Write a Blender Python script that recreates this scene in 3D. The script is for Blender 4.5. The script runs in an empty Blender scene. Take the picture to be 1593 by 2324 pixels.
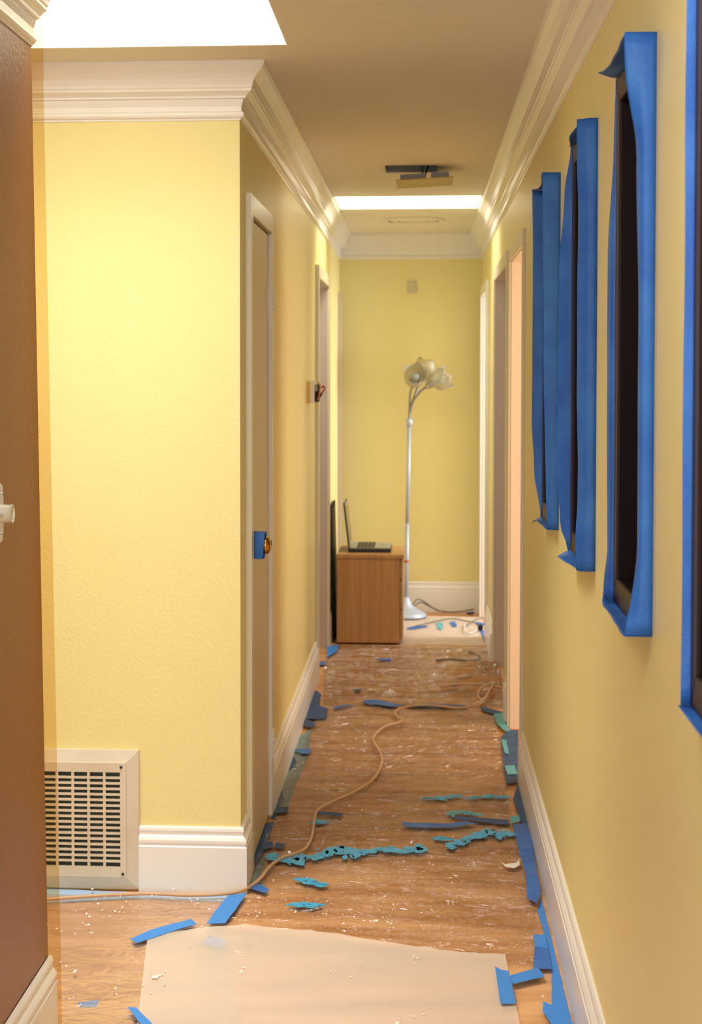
import bpy, bmesh, math, random
from mathutils import Vector, Matrix, noise
random.seed(7)
S = bpy.context.scene
COL = S.collection
R = math.radians

# ------------------------------------------------------------------ camera
FPX = 3725.0                                   # focal length in pixels of the 1593 x 2324 frame
EYE = 1.54
cam_d = bpy.data.cameras.new('camera')
cam = bpy.data.objects.new('camera', cam_d); COL.objects.link(cam)
cam_d.sensor_width = 36.0
cam_d.lens = FPX / 2324.0 * 36.0
PITCH = R(2.1)
YAW = math.atan(258.5 / FPX * math.cos(PITCH))
cam.location = (0, 0, EYE)
cam.rotation_euler = (R(90) - PITCH, 0, YAW)
cam_d.shift_x = (796.5 - 700.0) / 2324.0
cam_d.shift_y = (850.0 + FPX * math.tan(PITCH) - 1162.0) / 2324.0
cam_d.clip_start = 0.05
cam_d.dof.use_dof = True
cam_d.dof.focus_distance = 3.7
cam_d.dof.aperture_fstop = 8.0
S.camera = cam

# ------------------------------------------------------------------ view, world, daylight, added fills
S.view_settings.view_transform = 'Standard'
S.view_settings.look = 'None'
S.view_settings.gamma = 1.0
S.view_settings.use_curve_mapping = False
S.view_settings.exposure = 0.45

W = bpy.data.worlds.new('world'); S.world = W; W.use_nodes = True
W.node_tree.nodes['Background'].inputs[0].default_value = (0.96, 0.985, 1.0, 1)
W.node_tree.nodes['Background'].inputs[1].default_value = 0.97

def area(name, loc, rot, sx, sy, power, color, spread=180):
    d = bpy.data.lights.new(name, 'AREA'); d.shape = 'RECTANGLE'; d.size = sx; d.size_y = sy
    d.energy = power; d.color = color; d.spread = R(spread)
    o = bpy.data.objects.new(name, d); COL.objects.link(o)
    o.location = loc; o.rotation_euler = rot
    return o
area('skylight_daylight', (-0.93, 4.10, 2.93), (0, 0, 0), 1.05, 0.72, 12.5, (1.0, 0.98, 0.93), 95)
area('skylight_daylight', (-0.07, 8.70, 2.93), (0, 0, 0), 0.68, 0.52, 8, (1.0, 1.0, 0.93))
area('window_daylight', (-0.2, -1.4, 1.5), (R(90), 0, 0), 2.4, 2.0, 34, (0.98, 0.985, 1.0))
area('side_fill', (-2.6, 0.1, 1.5), (R(90), 0, R(-75)), 1.8, 1.6, 15, (0.82, 0.91, 1.0))  # unseen cool light, added to brighten the near right wall
area('foyer_fill', (-0.25, 1.9, 2.42), (R(20), 0, 0), 0.8, 1.2, 16, (0.90, 0.95, 1.0))  # unseen light added overhead to brighten the near floor
area('room_lamp', (2.35, 6.2, 1.35), (R(90), 0, R(60)), 1.0, 1.3, 26, (1.0, 0.92, 0.80))
area('bedroom_window', (2.3, 10.0, 1.5), (R(90), 0, R(90)), 0.9, 1.3, 55, (0.80, 0.90, 1.0))
area('left_room_fill', (-2.0, 8.9, 1.5), (R(90), 0, R(-90)), 0.7, 1.0, 8.0, (1.0, 0.95, 0.95))  # unseen area light, added to lift the left doorway's jamb
area('room_two_fill', (1.8, 7.75, 1.4), (R(90), 0, R(50)), 0.5, 0.8, 4.0, (1.0, 0.95, 0.92))  # unseen small light added so the second right doorway's jamb reads lighter

# ------------------------------------------------------------------ materials
def lin(c):
    if isinstance(c, str):
        c = [int(c[i:i+2], 16) / 255 for i in (0, 2, 4)]
    return tuple((x / 12.92 if x <= 0.04045 else ((x + 0.055) / 1.055) ** 2.4) for x in c) + (1,)

def mat(name, col, rough=0.5, metal=0.0, spec=0.5, bump=None, var=None, trans=0.0, coat=0.0):
    """bump = (scale, strength, detail, stretch xyz); var = (other colour, scale, stretch xyz, low, high)"""
    m = bpy.data.materials.new(name); m.use_nodes = True
    nt = m.node_tree; b = nt.nodes['Principled BSDF']
    b.inputs['Base Color'].default_value = lin(col)
    b.inputs['Roughness'].default_value = rough
    b.inputs['Metallic'].default_value = metal
    b.inputs['Specular IOR Level'].default_value = spec
    b.inputs['Transmission Weight'].default_value = trans
    b.inputs['Coat Weight'].default_value = coat
    tc = nt.nodes.new('ShaderNodeTexCoord')
    def nz(scale, detail, st):
        mp = nt.nodes.new('ShaderNodeMapping'); mp.inputs['Scale'].default_value = st
        n = nt.nodes.new('ShaderNodeTexNoise'); n.inputs['Scale'].default_value = scale; n.inputs['Detail'].default_value = detail
        nt.links.new(tc.outputs['Object'], mp.inputs['Vector']); nt.links.new(mp.outputs[0], n.inputs['Vector'])
        return n
    if bump:
        n = nz(bump[0], bump[2], bump[3] if len(bump) > 3 else (1, 1, 1))
        bp = nt.nodes.new('ShaderNodeBump'); bp.inputs['Strength'].default_value = bump[1]; bp.inputs['Distance'].default_value = 0.004
        nt.links.new(n.outputs['Fac'], bp.inputs['Height']); nt.links.new(bp.outputs[0], b.inputs['Normal'])
    if var:
        n = nz(var[1], 5, var[2])
        rp = nt.nodes.new('ShaderNodeValToRGB')
        rp.color_ramp.elements[0].position = var[3]; rp.color_ramp.elements[1].position = var[4]
        rp.color_ramp.elements[0].color = lin(col); rp.color_ramp.elements[1].color = lin(var[0])
        nt.links.new(n.outputs['Fac'], rp.inputs['Fac']); nt.links.new(rp.outputs[0], b.inputs['Base Color'])
    return m

def film(name, tint, milk, milkcol, rough=0.12, bump=0.5, scale=(6, 9, 6), gloss=0.05):
    """thin plastic film: see-through, a little milky, glossy in its wrinkles"""
    m = bpy.data.materials.new(name); m.use_nodes = True
    nt = m.node_tree; nt.nodes.clear()
    out = nt.nodes.new('ShaderNodeOutputMaterial')
    tr = nt.nodes.new('ShaderNodeBsdfTransparent'); tr.inputs[0].default_value = tint + (1,)
    df = nt.nodes.new('ShaderNodeBsdfDiffuse'); df.inputs[0].default_value = lin(milkcol)
    gl = nt.nodes.new('ShaderNodeBsdfGlossy'); gl.inputs['Roughness'].default_value = rough
    lw = nt.nodes.new('ShaderNodeFresnel'); lw.inputs['IOR'].default_value = 1.30
    tc = nt.nodes.new('ShaderNodeTexCoord'); mp = nt.nodes.new('ShaderNodeMapping'); mp.inputs['Scale'].default_value = scale
    n = nt.nodes.new('ShaderNodeTexNoise'); n.inputs['Scale'].default_value = 1.0; n.inputs['Detail'].default_value = 6; n.inputs['Distortion'].default_value = 1.5
    bp = nt.nodes.new('ShaderNodeBump'); bp.inputs['Strength'].default_value = bump; bp.inputs['Distance'].default_value = 0.03
    nt.links.new(tc.outputs['Object'], mp.inputs[0]); nt.links.new(mp.outputs[0], n.inputs['Vector'])
    def mth(op, a, b):
        q = nt.nodes.new('ShaderNodeMath'); q.operation = op
        nt.links.new(a, q.inputs[0]); q.inputs[1].default_value = b; return q.outputs[0]
    n.inputs['Detail'].default_value = 3
    d = mth('ABSOLUTE', mth('SUBTRACT', n.outputs['Fac'], 0.5), 0)
    rg = mth('MINIMUM', mth('MULTIPLY', d, 5.0), 1.0)          # sharp creases along the noise's middle value
    nt.links.new(rg, bp.inputs['Height'])
    nt.links.new(bp.outputs[0], gl.inputs['Normal'])
    m1 = nt.nodes.new('ShaderNodeMixShader'); m1.inputs[0].default_value = milk
    nt.links.new(tr.outputs[0], m1.inputs[1]); nt.links.new(df.outputs[0], m1.inputs[2])
    mu = nt.nodes.new('ShaderNodeMath'); mu.operation = 'MULTIPLY'; mu.inputs[1].default_value = gloss * 10; mu.use_clamp = True
    nt.links.new(lw.outputs[0], mu.inputs[0])
    m2 = nt.nodes.new('ShaderNodeMixShader')
    nt.links.new(mu.outputs[0], m2.inputs[0]); nt.links.new(m1.outputs[0], m2.inputs[1]); nt.links.new(gl.outputs[0], m2.inputs[2])
    nt.links.new(m2.outputs[0], out.inputs[0])
    return m

YEL = 'F1E39E'
M = {
 'yellow': mat('yellow wall paint', YEL, 0.42, spec=0.4, bump=(110, 0.22, 4)),
 'brown': mat('brown wall paint', '9A6840', 0.42, spec=0.5, bump=(110, 0.4, 4)),
 'ceiling': mat('off white ceiling paint', 'F0EADF', 0.7, spec=0.2, bump=(70, 0.12, 4)),
 'shaft': mat('white skylight shaft paint', 'FBF7EA', 0.7, spec=0.2, bump=(30, 0.5, 6, (0.6, 1, 2))),
 'trim': mat('white semigloss trim paint', 'F4F0EA', 0.28, spec=0.5),
 'door': mat('cream door paint', 'DCC9A8', 0.35, spec=0.5, bump=(40, 0.08, 4)),
 'casing': mat('cream casing paint', 'E6DCC0', 0.3, spec=0.5),
 'peach': mat('peach warm lit jamb', 'F8E2C4', 0.4),  # warm light from the room put into the colour
 'mauve': mat('grey mauve shaded jamb', 'CDBDAE', 0.45),  # shade inside the doorways put into the colour
 'roomwall': mat('pale room wall paint', 'D8C8B4', 0.7),
 'floor': mat('warm wood floor', 'BE8044', 0.4, spec=0.4, var=('E8B27E', 2.6, (0.9, 4.2, 1), 0.36, 0.64)),
 'tape': mat('blue masking tape', '2A64BA', 0.5, spec=0.35, bump=(160, 0.25, 3), var=('3E7ECE', 9, (1, 1, 1), 0.35, 0.75)),
 'tapedark': mat('navy masking tape', '2C4A78', 0.6, spec=0.3, bump=(160, 0.2, 3), var=('3A5E90', 9, (1, 1, 1), 0.35, 0.7)),
 'tapebright': mat('bright blue masking tape', '3C8FE6', 0.5, spec=0.35, bump=(160, 0.2, 3)),
 'teal': mat('teal masking tape', '5CB0C0', 0.55, bump=(120, 0.3, 3)),
 'cyan': mat('cyan dried paint', '3DB2E2', 0.45, bump=(60, 0.6, 5)),
 'whitepaint': mat('white dried paint', 'F5F1EA', 0.4),
 'darkwood': mat('dark stained wood', '381D13', 0.42, spec=0.25, var=('22110B', 14, (1, 1, 0.12), 0.3, 0.7), bump=(40, 0.1, 4, (1, 1, 0.1))),
 'recess': mat('dark wood recess lining', '1E0E09', 0.5, spec=0.12, var=('120805', 16, (1, 1, 0.12), 0.3, 0.7)),
 'cabinet': mat('oak veneer', 'CC9A60', 0.45, var=('B88650', 10, (6, 6, 0.25), 0.35, 0.7)),
 'black': mat('black plastic', '101010', 0.35),
 'gap': mat('dark gap', '1A1512', 0.8),
 'grill': mat('cream enamel', 'DED2BC', 0.35, spec=0.5, var=('D0C2A8', 8, (1, 1, 1), 0.4, 0.8)),
 'filter': mat('dusty grey filter', '4C544C', 0.9, bump=(80, 0.8, 5)),
 'steel': mat('brushed steel', 'B8B8B8', 0.3, metal=0.9),
 'silver': mat('silver painted metal', 'BCC2D0', 0.42, metal=0.25),
 'gunmetal': mat('grey flexible metal', '8A8880', 0.35, metal=0.8),
 'galv': mat('galvanised metal', '9A9C9A', 0.5, metal=0.1),
 'brass': mat('polished brass', 'C08A3A', 0.18, metal=1.0),
 'frost': mat('frosted glass', 'F0E8CE', 0.35, trans=0.75),
 'bulb': mat('grey bulb glass', 'A9B2B8', 0.2),
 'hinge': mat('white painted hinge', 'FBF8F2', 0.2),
 'ivory': mat('ivory plastic', 'E2DCC4', 0.3),
 'white': mat('white plastic', 'E8E4E4', 0.35),
 'cord': mat('beige cord rubber', 'CDA884', 0.5),
 'greycord': mat('grey cord rubber', '6E675C', 0.5),
 'keys': mat('dark keyboard', '2C2B28', 0.5),
 'laptop': mat('grey laptop shell', 'A6A08E', 0.35),
 'screen': mat('laptop screen panel', '2A2C2A', 0.15),
 'red': mat('red wire', 'B02A1E', 0.4),
 'orange': mat('orange wire', 'D2884A', 0.4),
 'tan': mat('orange tie', 'B0683A', 0.5),
 'greyplate': mat('grey cover plate', 'CFC6A4', 0.5),
 'clear': film('clear plastic film', (0.97, 0.96, 0.93), 0.035, 'EFE6DA', rough=0.05, bump=1.0, gloss=0.085, scale=(7, 13, 7)),
 'clearnear': film('clear near plastic film', (0.97, 0.95, 0.92), 0.14, 'FFF0E0', rough=0.15, bump=0.22, gloss=0.035),
 'clearfar': film('clear far plastic film', (0.86, 0.82, 0.74), 0.05, 'CDBBA0', scale=(6, 10, 6), bump=1.0, rough=0.05, gloss=0.085),
 'milky': film('milky plastic film', (0.96, 0.93, 0.88), 0.50, 'FFF3E4', rough=0.25, bump=0.25, gloss=0.03),
 'amber': film('amber film', (0.86, 0.70, 0.44), 0.03, 'E8C070', bump=0.1, gloss=0.03),
}
def skymat():
    m = bpy.data.materials.new('skylight glazing'); m.use_nodes = True
    b = m.node_tree.nodes['Principled BSDF']
    b.inputs['Base Color'].default_value = (0.9, 0.9, 0.9, 1)
    b.inputs['Emission Color'].default_value = (1, 0.99, 0.96, 1); b.inputs['Emission Strength'].default_value = 2.5
    return m
M['sky'] = skymat()

# ------------------------------------------------------------------ helpers
def tag(o, label=None, cat=None, group=None, kind=None):
    if label: o['label'] = label
    if cat: o['category'] = cat
    if group: o['group'] = group
    if kind: o['kind'] = kind
    return o
def empty(name, loc, label, cat, group=None):
    o = bpy.data.objects.new(name, None); COL.objects.link(o); o.location = loc; o.empty_display_size = 0.05
    return tag(o, label, cat, group)
def obj(name, bm, m, parent=None, smooth=False, bev=0.0):
    if bev:
        bmesh.ops.bevel(bm, geom=[e for e in bm.edges], offset=bev, segments=2, affect='EDGES', clamp_overlap=True)
    bmesh.ops.recalc_face_normals(bm, faces=bm.faces)
    me = bpy.data.meshes.new(name); bm.to_mesh(me); bm.free()
    for mm in (m if isinstance(m, list) else [m]): me.materials.append(mm)
    if smooth:
        for p in me.polygons: p.use_smooth = True
    o = bpy.data.objects.new(name, me); COL.objects.link(o)
    if parent:
        o.parent = parent
        o.matrix_parent_inverse = Matrix.Translation(parent.location).inverted()
    return o
def struct(name, bm, m, parent=None, **k):
    o = obj(name, bm, m, parent, **k)
    if parent is None: o['kind'] = 'structure'
    return o
def box(bm, x0, x1, y0, y1, z0, z1, mi=0):
    v = [bm.verts.new((x, y, z)) for z in (z0, z1) for y in (y0, y1) for x in (x0, x1)]
    for f in ((0, 2, 3, 1), (4, 5, 7, 6), (0, 1, 5, 4), (2, 6, 7, 3), (0, 4, 6, 2), (1, 3, 7, 5)):
        bm.faces.new([v[i] for i in f]).material_index = mi
    return v
def B(*a):
    bm = bmesh.new(); box(bm, *a); return bm
def grid_with_holes(us, vs, holes, put):
    """put(u0,u1,v0,v1) for each cell of the grid us x vs outside the holes"""
    us = sorted(set(us + [h[i] for h in holes for i in (0, 1)])); vs = sorted(set(vs + [h[i] for h in holes for i in (2, 3)]))
    for a, b in zip(us, us[1:]):
        for c, d in zip(vs, vs[1:]):
            um, vm = (a + b) / 2, (c + d) / 2
            if not any(h[0] < um < h[1] and h[2] < vm < h[3] for h in holes): put(a, b, c, d)
def clean(bm):
    bmesh.ops.remove_doubles(bm, verts=bm.verts, dist=1e-5)
    # drop the walls between neighbouring cells
    seen = {}
    for f in bm.faces: seen.setdefault(tuple(sorted(v.index for v in f.verts)), []).append(f)
    return bm
def tube(bm, pts, r, n=8, cap=True, mi=0):
    pts = [Vector(p) for p in pts]; rings = []; up = None
    for i, p in enumerate(pts):
        t = (pts[min(i+1, len(pts)-1)] - pts[max(i-1, 0)]).normalized()
        if up is None: up = Vector((0, 0, 1)) if abs(t.z) < 0.9 else Vector((1, 0, 0))
        a = t.cross(up).normalized(); b = a.cross(t).normalized(); up = b
        rr = r[i] if isinstance(r, (list, tuple)) else r
        rings.append([bm.verts.new(p + (a * math.cos(2*math.pi*k/n) + b * math.sin(2*math.pi*k/n)) * rr) for k in range(n)])
    for A, Bq in zip(rings, rings[1:]):
        for k in range(n):
            bm.faces.new((A[k], A[(k+1) % n], Bq[(k+1) % n], Bq[k])).material_index = mi
    if cap:
        bm.faces.new(rings[0][::-1]).material_index = mi; bm.faces.new(rings[-1]).material_index = mi
def spline(pts, sub=8):
    P = [Vector(p) for p in pts]; out = []
    for i in range(len(P) - 1):
        a, b, c, d = P[max(i-1, 0)], P[i], P[i+1], P[min(i+2, len(P)-1)]
        for k in range(sub):
            t = k / sub
            out.append(0.5 * ((2*b) + (c - a) * t + (2*a - 5*b + 4*c - d) * t*t + (3*b - a - 3*c + d) * t**3))
    return out + [P[-1]]
def lathe(bm, prof, c=(0, 0, 0), n=24, mi=0, mtx=None, scallop=None):
    """prof = [(radius, height)] about +z; scallop(i, angle) -> (dr, dz)"""
    rings = []
    for i, (r, h) in enumerate(prof):
        ring = []
        for k in range(n):
            a = 2 * math.pi * k / n; dr, dz = scallop(i, a) if scallop else (0, 0)
            p = Vector(((r + dr) * math.cos(a), (r + dr) * math.sin(a), h + dz))
            if mtx: p = mtx @ p
            ring.append(bm.verts.new(p + Vector(c)))
        rings.append(ring)
    for A, Bq in zip(rings, rings[1:]):
        for k in range(n): bm.faces.new((A[k], A[(k+1) % n], Bq[(k+1) % n], Bq[k])).material_index = mi
    for ring in (rings[0], rings[-1]):
        if scallop is None and prof[0][0] > 1e-6: bm.faces.new(ring).material_index = mi
def sweep(bm, path, prof):
    """profile (d from wall, z) along a wall path; room lies to the right of the path direction"""
    P = [Vector(p) for p in path]; rings = []
    for i, p in enumerate(P):
        n = []
        if i > 0: t = (P[i] - P[i-1]).normalized(); n.append(Vector((t.y, -t.x)))
        if i < len(P) - 1: t = (P[i+1] - P[i]).normalized(); n.append(Vector((t.y, -t.x)))
        if len(n) == 2:
            m = (n[0] + n[1]).normalized(); m = m / m.dot(n[0])
        else: m = n[0]
        rings.append([bm.verts.new((p.x + m.x * d, p.y + m.y * d, z)) for d, z in prof])
    k = len(prof)
    for A, Bq in zip(rings, rings[1:]):
        for j in range(k): bm.faces.new((A[j], A[(j+1) % k], Bq[(j+1) % k], Bq[j]))
    bm.faces.new(rings[0]); bm.faces.new(rings[-1][::-1])

# ------------------------------------------------------------------ the setting
XL, XR = -0.535, 0.382                 # hall walls
YF, YE = 4.805, 10.65                  # wall facing the camera, end wall
ZC = 2.443                             # ceiling
HB = 0.197                             # baseboard height
TH = 0.12

bm = bmesh.new()
box(bm, -3.0, 3.2, -1.6, 11.2, -0.05, 0.0)
struct('floor', bm, M['floor'])

SKY1 = (-1.5, -0.37, 3.70, 4.525)
SKY2 = (-0.452, 0.300, 8.38, 9.005)
FIX = (-0.165, 0.063, 7.13, 7.375)
bm = bmesh.new()
grid_with_holes([-3.0, 3.2], [-1.6, 11.2], [SKY1, SKY2, FIX], lambda a, b, c, d: box(bm, a, b, c, d, ZC, ZC + 0.06))
struct('ceiling', bm, M['ceiling'])
def shaft(name, h, top):
    x0, x1, y0, y1 = h; z0 = ZC + 0.06; t = 0.03; bm = bmesh.new()
    box(bm, x0 - t, x0, y0 - t, y1 + t, z0, top); box(bm, x1, x1 + t, y0 - t, y1 + t, z0, top)
    box(bm, x0, x1, y0 - t, y0, z0, top); box(bm, x0, x1, y1, y1 + t, z0, top)
    # white painted lining that comes down through the ceiling opening
    e = 0.004
    box(bm, x0, x0 + e, y0, y1, ZC + 0.001, z0); box(bm, x1 - e, x1, y0, y1, ZC + 0.001, z0)
    box(bm, x0 + e, x1 - e, y0, y0 + e, ZC + 0.001, z0); box(bm, x0 + e, x1 - e, y1 - e, y1, ZC + 0.001, z0)
    o = struct('trim_' + name, bm, M['shaft'])
    w = struct('window_' + name, B(x0 - t, x1 + t, y0 - t, y1 + t, top, top + 0.02), M['sky'])
shaft('1', SKY1, 3.05); shaft('2', SKY2, 3.05)

def wall_x(name, x0, x1, ys, holes, m, zt=ZC):
    bm = bmesh.new()
    grid_with_holes(list(ys), [0.0, zt], holes, lambda a, b, c, d: box(bm, x0, x1, a, b, c, d))
    bmesh.ops.remove_doubles(bm, verts=bm.verts, dist=1e-5)
    return struct(name, bm, m)

DH = 2.03                                # door opening height
# openings (y0, y1)
CLOSET = (5.02, 5.64)
LEFT2 = (8.27, 9.17)
LEFT3 = (10.45, 10.62)
RIGHT1 = (6.23, 7.14)
RIGHT2 = (7.395, 8.64)
RIGHT3 = (9.62, 10.42)
FR = [(2.745, 3.165), (3.650, 4.085), (4.620, 5.045)]   # the three taped frames on the right wall
FZ = (1.106, 2.100)
BIG = (1.20, 2.256)                      # the larger frame at the right edge of view
BZ = (1.088, 2.26)
fw = 0.05
niches = [(a + fw - .004, b - fw + .004, FZ[0] + fw - .004, FZ[1] - fw + .004) for a, b in FR] + [(BIG[0] + fw, BIG[1] - fw, BZ[0] + fw, BZ[1] - fw)]
wall_x('wall_right', XR, XR + TH, (-1.6, YE), [(a, b, 0, DH) for a, b in (RIGHT1, RIGHT2, RIGHT3)] + niches, M['yellow'])
wall_x('wall_left', XL - TH, XL, (YF, YE), [(a, b, 0, DH) for a, b in (CLOSET, LEFT2)], M['yellow'])
struct('wall_front', B(-3.0, XL - TH, YF, YF + TH, 0, ZC), M['yellow'])
struct('wall_end', B(XL - TH, XR + TH, YE, YE + TH, 0, ZC), M['yellow'])
# brown wall, a little out of plumb
bm = bmesh.new()
v = box(bm, -1.02, -0.858, 1.2, 3.70, 0, ZC)
for q in v:
    if q.co.x > -1.0 and q.co.z > 1: q.co.x = -0.889
struct('wall_brown', bm, M['brown'])
struct('wall_side_hall', B(-3.1, -3.0, -1.6, YF + TH, 0, ZC), M['yellow'])
# rooms behind the openings
def room(name, x0, x1, y0, y1, z1, m, open_side):
    t = 0.04; bm = bmesh.new()
    if open_side != 'x0': box(bm, x0 - t, x0, y0, y1, 0, z1)
    if open_side != 'x1': box(bm, x1, x1 + t, y0, y1, 0, z1)
    box(bm, x0, x1, y0 - t, y0, 0, z1); box(bm, x0, x1, y1, y1 + t, 0, z1)
    struct(name, bm, m)
room('wall_room_one', XR + TH, 2.6, 5.6, 7.50, ZC, M['peach'], 'x0')
room('wall_room_two', XR + TH, 2.0, 7.60, 9.10, ZC, M['roomwall'], 'x0')
room('wall_room_three', XR + TH, 2.6, 9.20, 10.9, ZC, M['roomwall'], 'x0')
room('wall_room_left', -2.3, XL - TH, 7.9, 10.0, ZC, M['roomwall'], 'x1')

# crown moulding and baseboards
CROWN = [(0, 0), (.080, 0), (.080, -.008), (.074, -.018), (.060, -.030), (.048, -.046), (.042, -.062), (.040, -.070), (.037, -.074),
         (.037, -.080), (.028, -.086), (.021, -.092), (.020, -.098), (.012, -.100), (.010, -.108), (.006, -.120), (.006, -.134),
         (.012, -.138), (.013, -.146), (.010, -.152), (.004, -.155), (.003, -.160), (0, -.160)]
crown = [(d + (0.0), ZC + z) for d, z in CROWN]
bm = bmesh.new(); sweep(bm, [(-3.0, YF), (XL, YF), (XL, YE), (XR, YE), (XR, -1.6)], crown)
struct('trim_crown_hall', bm, M['trim'])
bm = bmesh.new(); sweep(bm, [(-0.887, 1.2), (-0.887, 3.70), (-1.02, 3.70)][:2], crown)
struct('trim_crown_brown', bm, M['trim'])
BASE = [(0, 0), (.020, 0), (.020, .138), (.017, .141), (.017, .146), (.019, .150), (.019, .158), (.014, .166), (.009, .172), (.009, .180), (.011, .184), (.010, .191), (.006, HB), (0, HB)]
def base(name, path, wallmat=None):
    bm = bmesh.new(); sweep(bm, path, BASE); return struct(name, bm, M['trim'])
base('baseboard_front', [(-0.838, YF), (XL, YF), (XL, 4.955)])
base('baseboard_left', [(XL, CLOSET[1] + .065), (XL, LEFT2[0] - .065)])
base('baseboard_end_left', [(XL, LEFT2[1] + .065), (XL, 10.385)])
base('baseboard_end', [(XL + .001, YE), (XR - .001, YE)])
base('baseboard_far_right', [(XR, RIGHT3[0] - .065), (XR, RIGHT2[1] + .065)])
base('baseboard_middle_right', [(XR, RIGHT2[0] - .065), (XR, RIGHT1[1] + .065)])
base('baseboard_right', [(XR, RIGHT1[0] - .065), (XR, -1.6)])
base('baseboard_brown', [(-0.8585, 1.2), (-0.8585, 3.70)])

# door casings and jambs (side = +1 for the right wall, -1 for the left wall)
def casing(name, side, y0, y1, cmat, jmat, w=0.06, t=0.018, z1=DH):
    x = XR if side > 0 else XL
    bm = bmesh.new()
    a, b = sorted((x, x - side * t))
    box(bm, a, b, y0 - w, y0 + .004, 0, z1 + w); box(bm, a, b, y1 - .004, y1 + w, 0, z1 + w); box(bm, a, b, y0 + .004, y1 - .004, z1 - .004, z1 + w)
    o = struct(name, bm, cmat, bev=0.002)
    bm = bmesh.new(); j = 0.006
    a, b = sorted((x + side * 0.0005, x + side * (TH + .01)))
    box(bm, a, b, y0, y0 + j, 0, z1); box(bm, a, b, y1 - j, y1, 0, z1); box(bm, a, b, y0 + j, y1 - j, z1 - j, z1)
    obj('jamb', bm, jmat, o)
    return o
casing('trim_1', 1, *RIGHT1, M['casing'], M['peach'], w=0.055, t=0.011)
casing('trim_2', 1, *RIGHT2, M['casing'], M['mauve'], t=0.012)
casing('trim_3', 1, *RIGHT3, M['trim'], M['trim'])
casing('trim_4', -1, *LEFT2, M['casing'], M['mauve'])
# casing of the doorway beside the end wall
bm = bmesh.new(); box(bm, XL, XL + .022, 10.395, 10.47, 0, 2.06); box(bm, XL, XL + .010, 10.47, 10.64, 0, 2.06)
struct('trim_5', bm, M['mauve'])

# closet door: slab, casing, hinges, knob
cx = casing('trim_6', -1, *CLOSET, M['casing'], M['casing'], z1=DH)
door = empty('door_1', (XL - 0.01, 5.33, 0), None, None); door['kind'] = 'structure'
obj('slab', B(XL - .030, XL + .006, CLOSET[0] + .010, CLOSET[1] - .010, 0.012, DH - .012), M['door'], door, bev=0.002)
obj('gap', B(XL - .05, XL - .032, CLOSET[0] + .006, CLOSET[1] - .006, 0.002, DH - .006), M['gap'], door)
obj('lit_edge_strip', B(XL + .0062, XL + .0195, CLOSET[1] - .012, CLOSET[1] - .003, 0.01, DH - .01), M['hinge'], door)  # added white strip, stands in for the lit edge of the casing
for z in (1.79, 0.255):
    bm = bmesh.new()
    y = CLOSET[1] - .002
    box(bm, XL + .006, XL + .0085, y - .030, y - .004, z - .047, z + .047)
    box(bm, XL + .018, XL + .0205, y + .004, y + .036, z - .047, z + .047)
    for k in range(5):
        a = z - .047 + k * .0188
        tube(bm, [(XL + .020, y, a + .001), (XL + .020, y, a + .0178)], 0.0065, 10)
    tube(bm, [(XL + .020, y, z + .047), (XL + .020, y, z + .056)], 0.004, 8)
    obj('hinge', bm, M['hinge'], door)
knob_c = Vector((XL + .045, 5.085, 1.008))
bm = bmesh.new()
mt = Matrix.Rotation(R(90), 4, 'Y')
lathe(bm, [(.0, -.036), (.012, -.036), (.012, -.018), (.020, -.012), (.027, -.002), (.028, .006), (.024, .015), (.014, .020), (.0, .021)], knob_c, 24, 0, mt)
kn = obj('door_knob', bm, M['brass'], door, smooth=True)
bm = bmesh.new(); box(bm, knob_c.x + .020, knob_c.x + .0225, 5.081, 5.089, knob_c.z - .002, knob_c.z + .014); obj('key_slot', bm, M['black'], kn)
# blue tape wrapped round the knob as a stiff collar
bm = bmesh.new(); ring = []
for (x, dx) in ((XL + .006, 0), (XL + .024, .001), (XL + .046, .0)):
    r0 = []
    for k in range(24):
        a = 2 * math.pi * k / 24
        c, s = math.cos(a), math.sin(a)
        q = 0.044 / max(abs(c), abs(s)) * 0.8 + 0.2 * 0.044
        r0.append(bm.verts.new((x + (.004 * s if dx == 0 and x > XL + .04 else 0), 5.085 + q * c * .85, 1.008 + q * s * .97)))
    ring.append(r0)
for A, Bq in zip(ring, ring[1:]):
    for k in range(24): bm.faces.new((A[k], A[(k+1) % 24], Bq[(k+1) % 24], Bq[k]))
tw = obj('knob_tape', bm, M['tape'], door)
tw.modifiers.new('thick', 'SOLIDIFY').thickness = 0.0012

# ------------------------------------------------------------------ taped frames on the right wall
def flap(parent, corner0, corner1, out, free, bend, seed, side=.0165, n=40, m=None, nm='tape_flap'):
    """strip of tape stuck to the outer side of a frame and standing free beyond its front.
    corner0->corner1: the attached edge on the wall; out: unit vector away from the frame's middle;
    free(t): width of the free part; bend(t): angle of the free part, + = outwards"""
    c0, c1, out = Vector(corner0), Vector(corner1), Vector(out); X = Vector((-1, 0, 0)); bm = bmesh.new(); rows = []
    for i in range(n + 1):
        t = i / n; p = c0.lerp(c1, t) + out * 0.0012; row = [p, p + X * side * 0.55, p + X * side]
        q = row[-1]; a = 0; L = free(t); st = 6
        L += 0.0015 * noise.noise(Vector((t * 5, seed, 0)))
        ang = bend(t)
        for k in range(st):
            a = ang * min(1.0, (k + 1) / 3.0) + 0.10 * noise.noise(Vector((t * 6, seed * 3.1, k * 0.3)))
            q = q + (X * math.cos(a) + out * math.sin(a)) * (L / st); row.append(q)
        rows.append([bm.verts.new(v) for v in row])
    for A, Bq in zip(rows, rows[1:]):
        for k in range(len(A) - 1): bm.faces.new((A[k], A[k+1], Bq[k+1], Bq[k]))
    o = obj(nm, bm, m or M['tape'], parent, smooth=True)
    md = o.modifiers.new('thick', 'SOLIDIFY'); md.thickness = 0.0008; md.offset = 0
    return o
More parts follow.
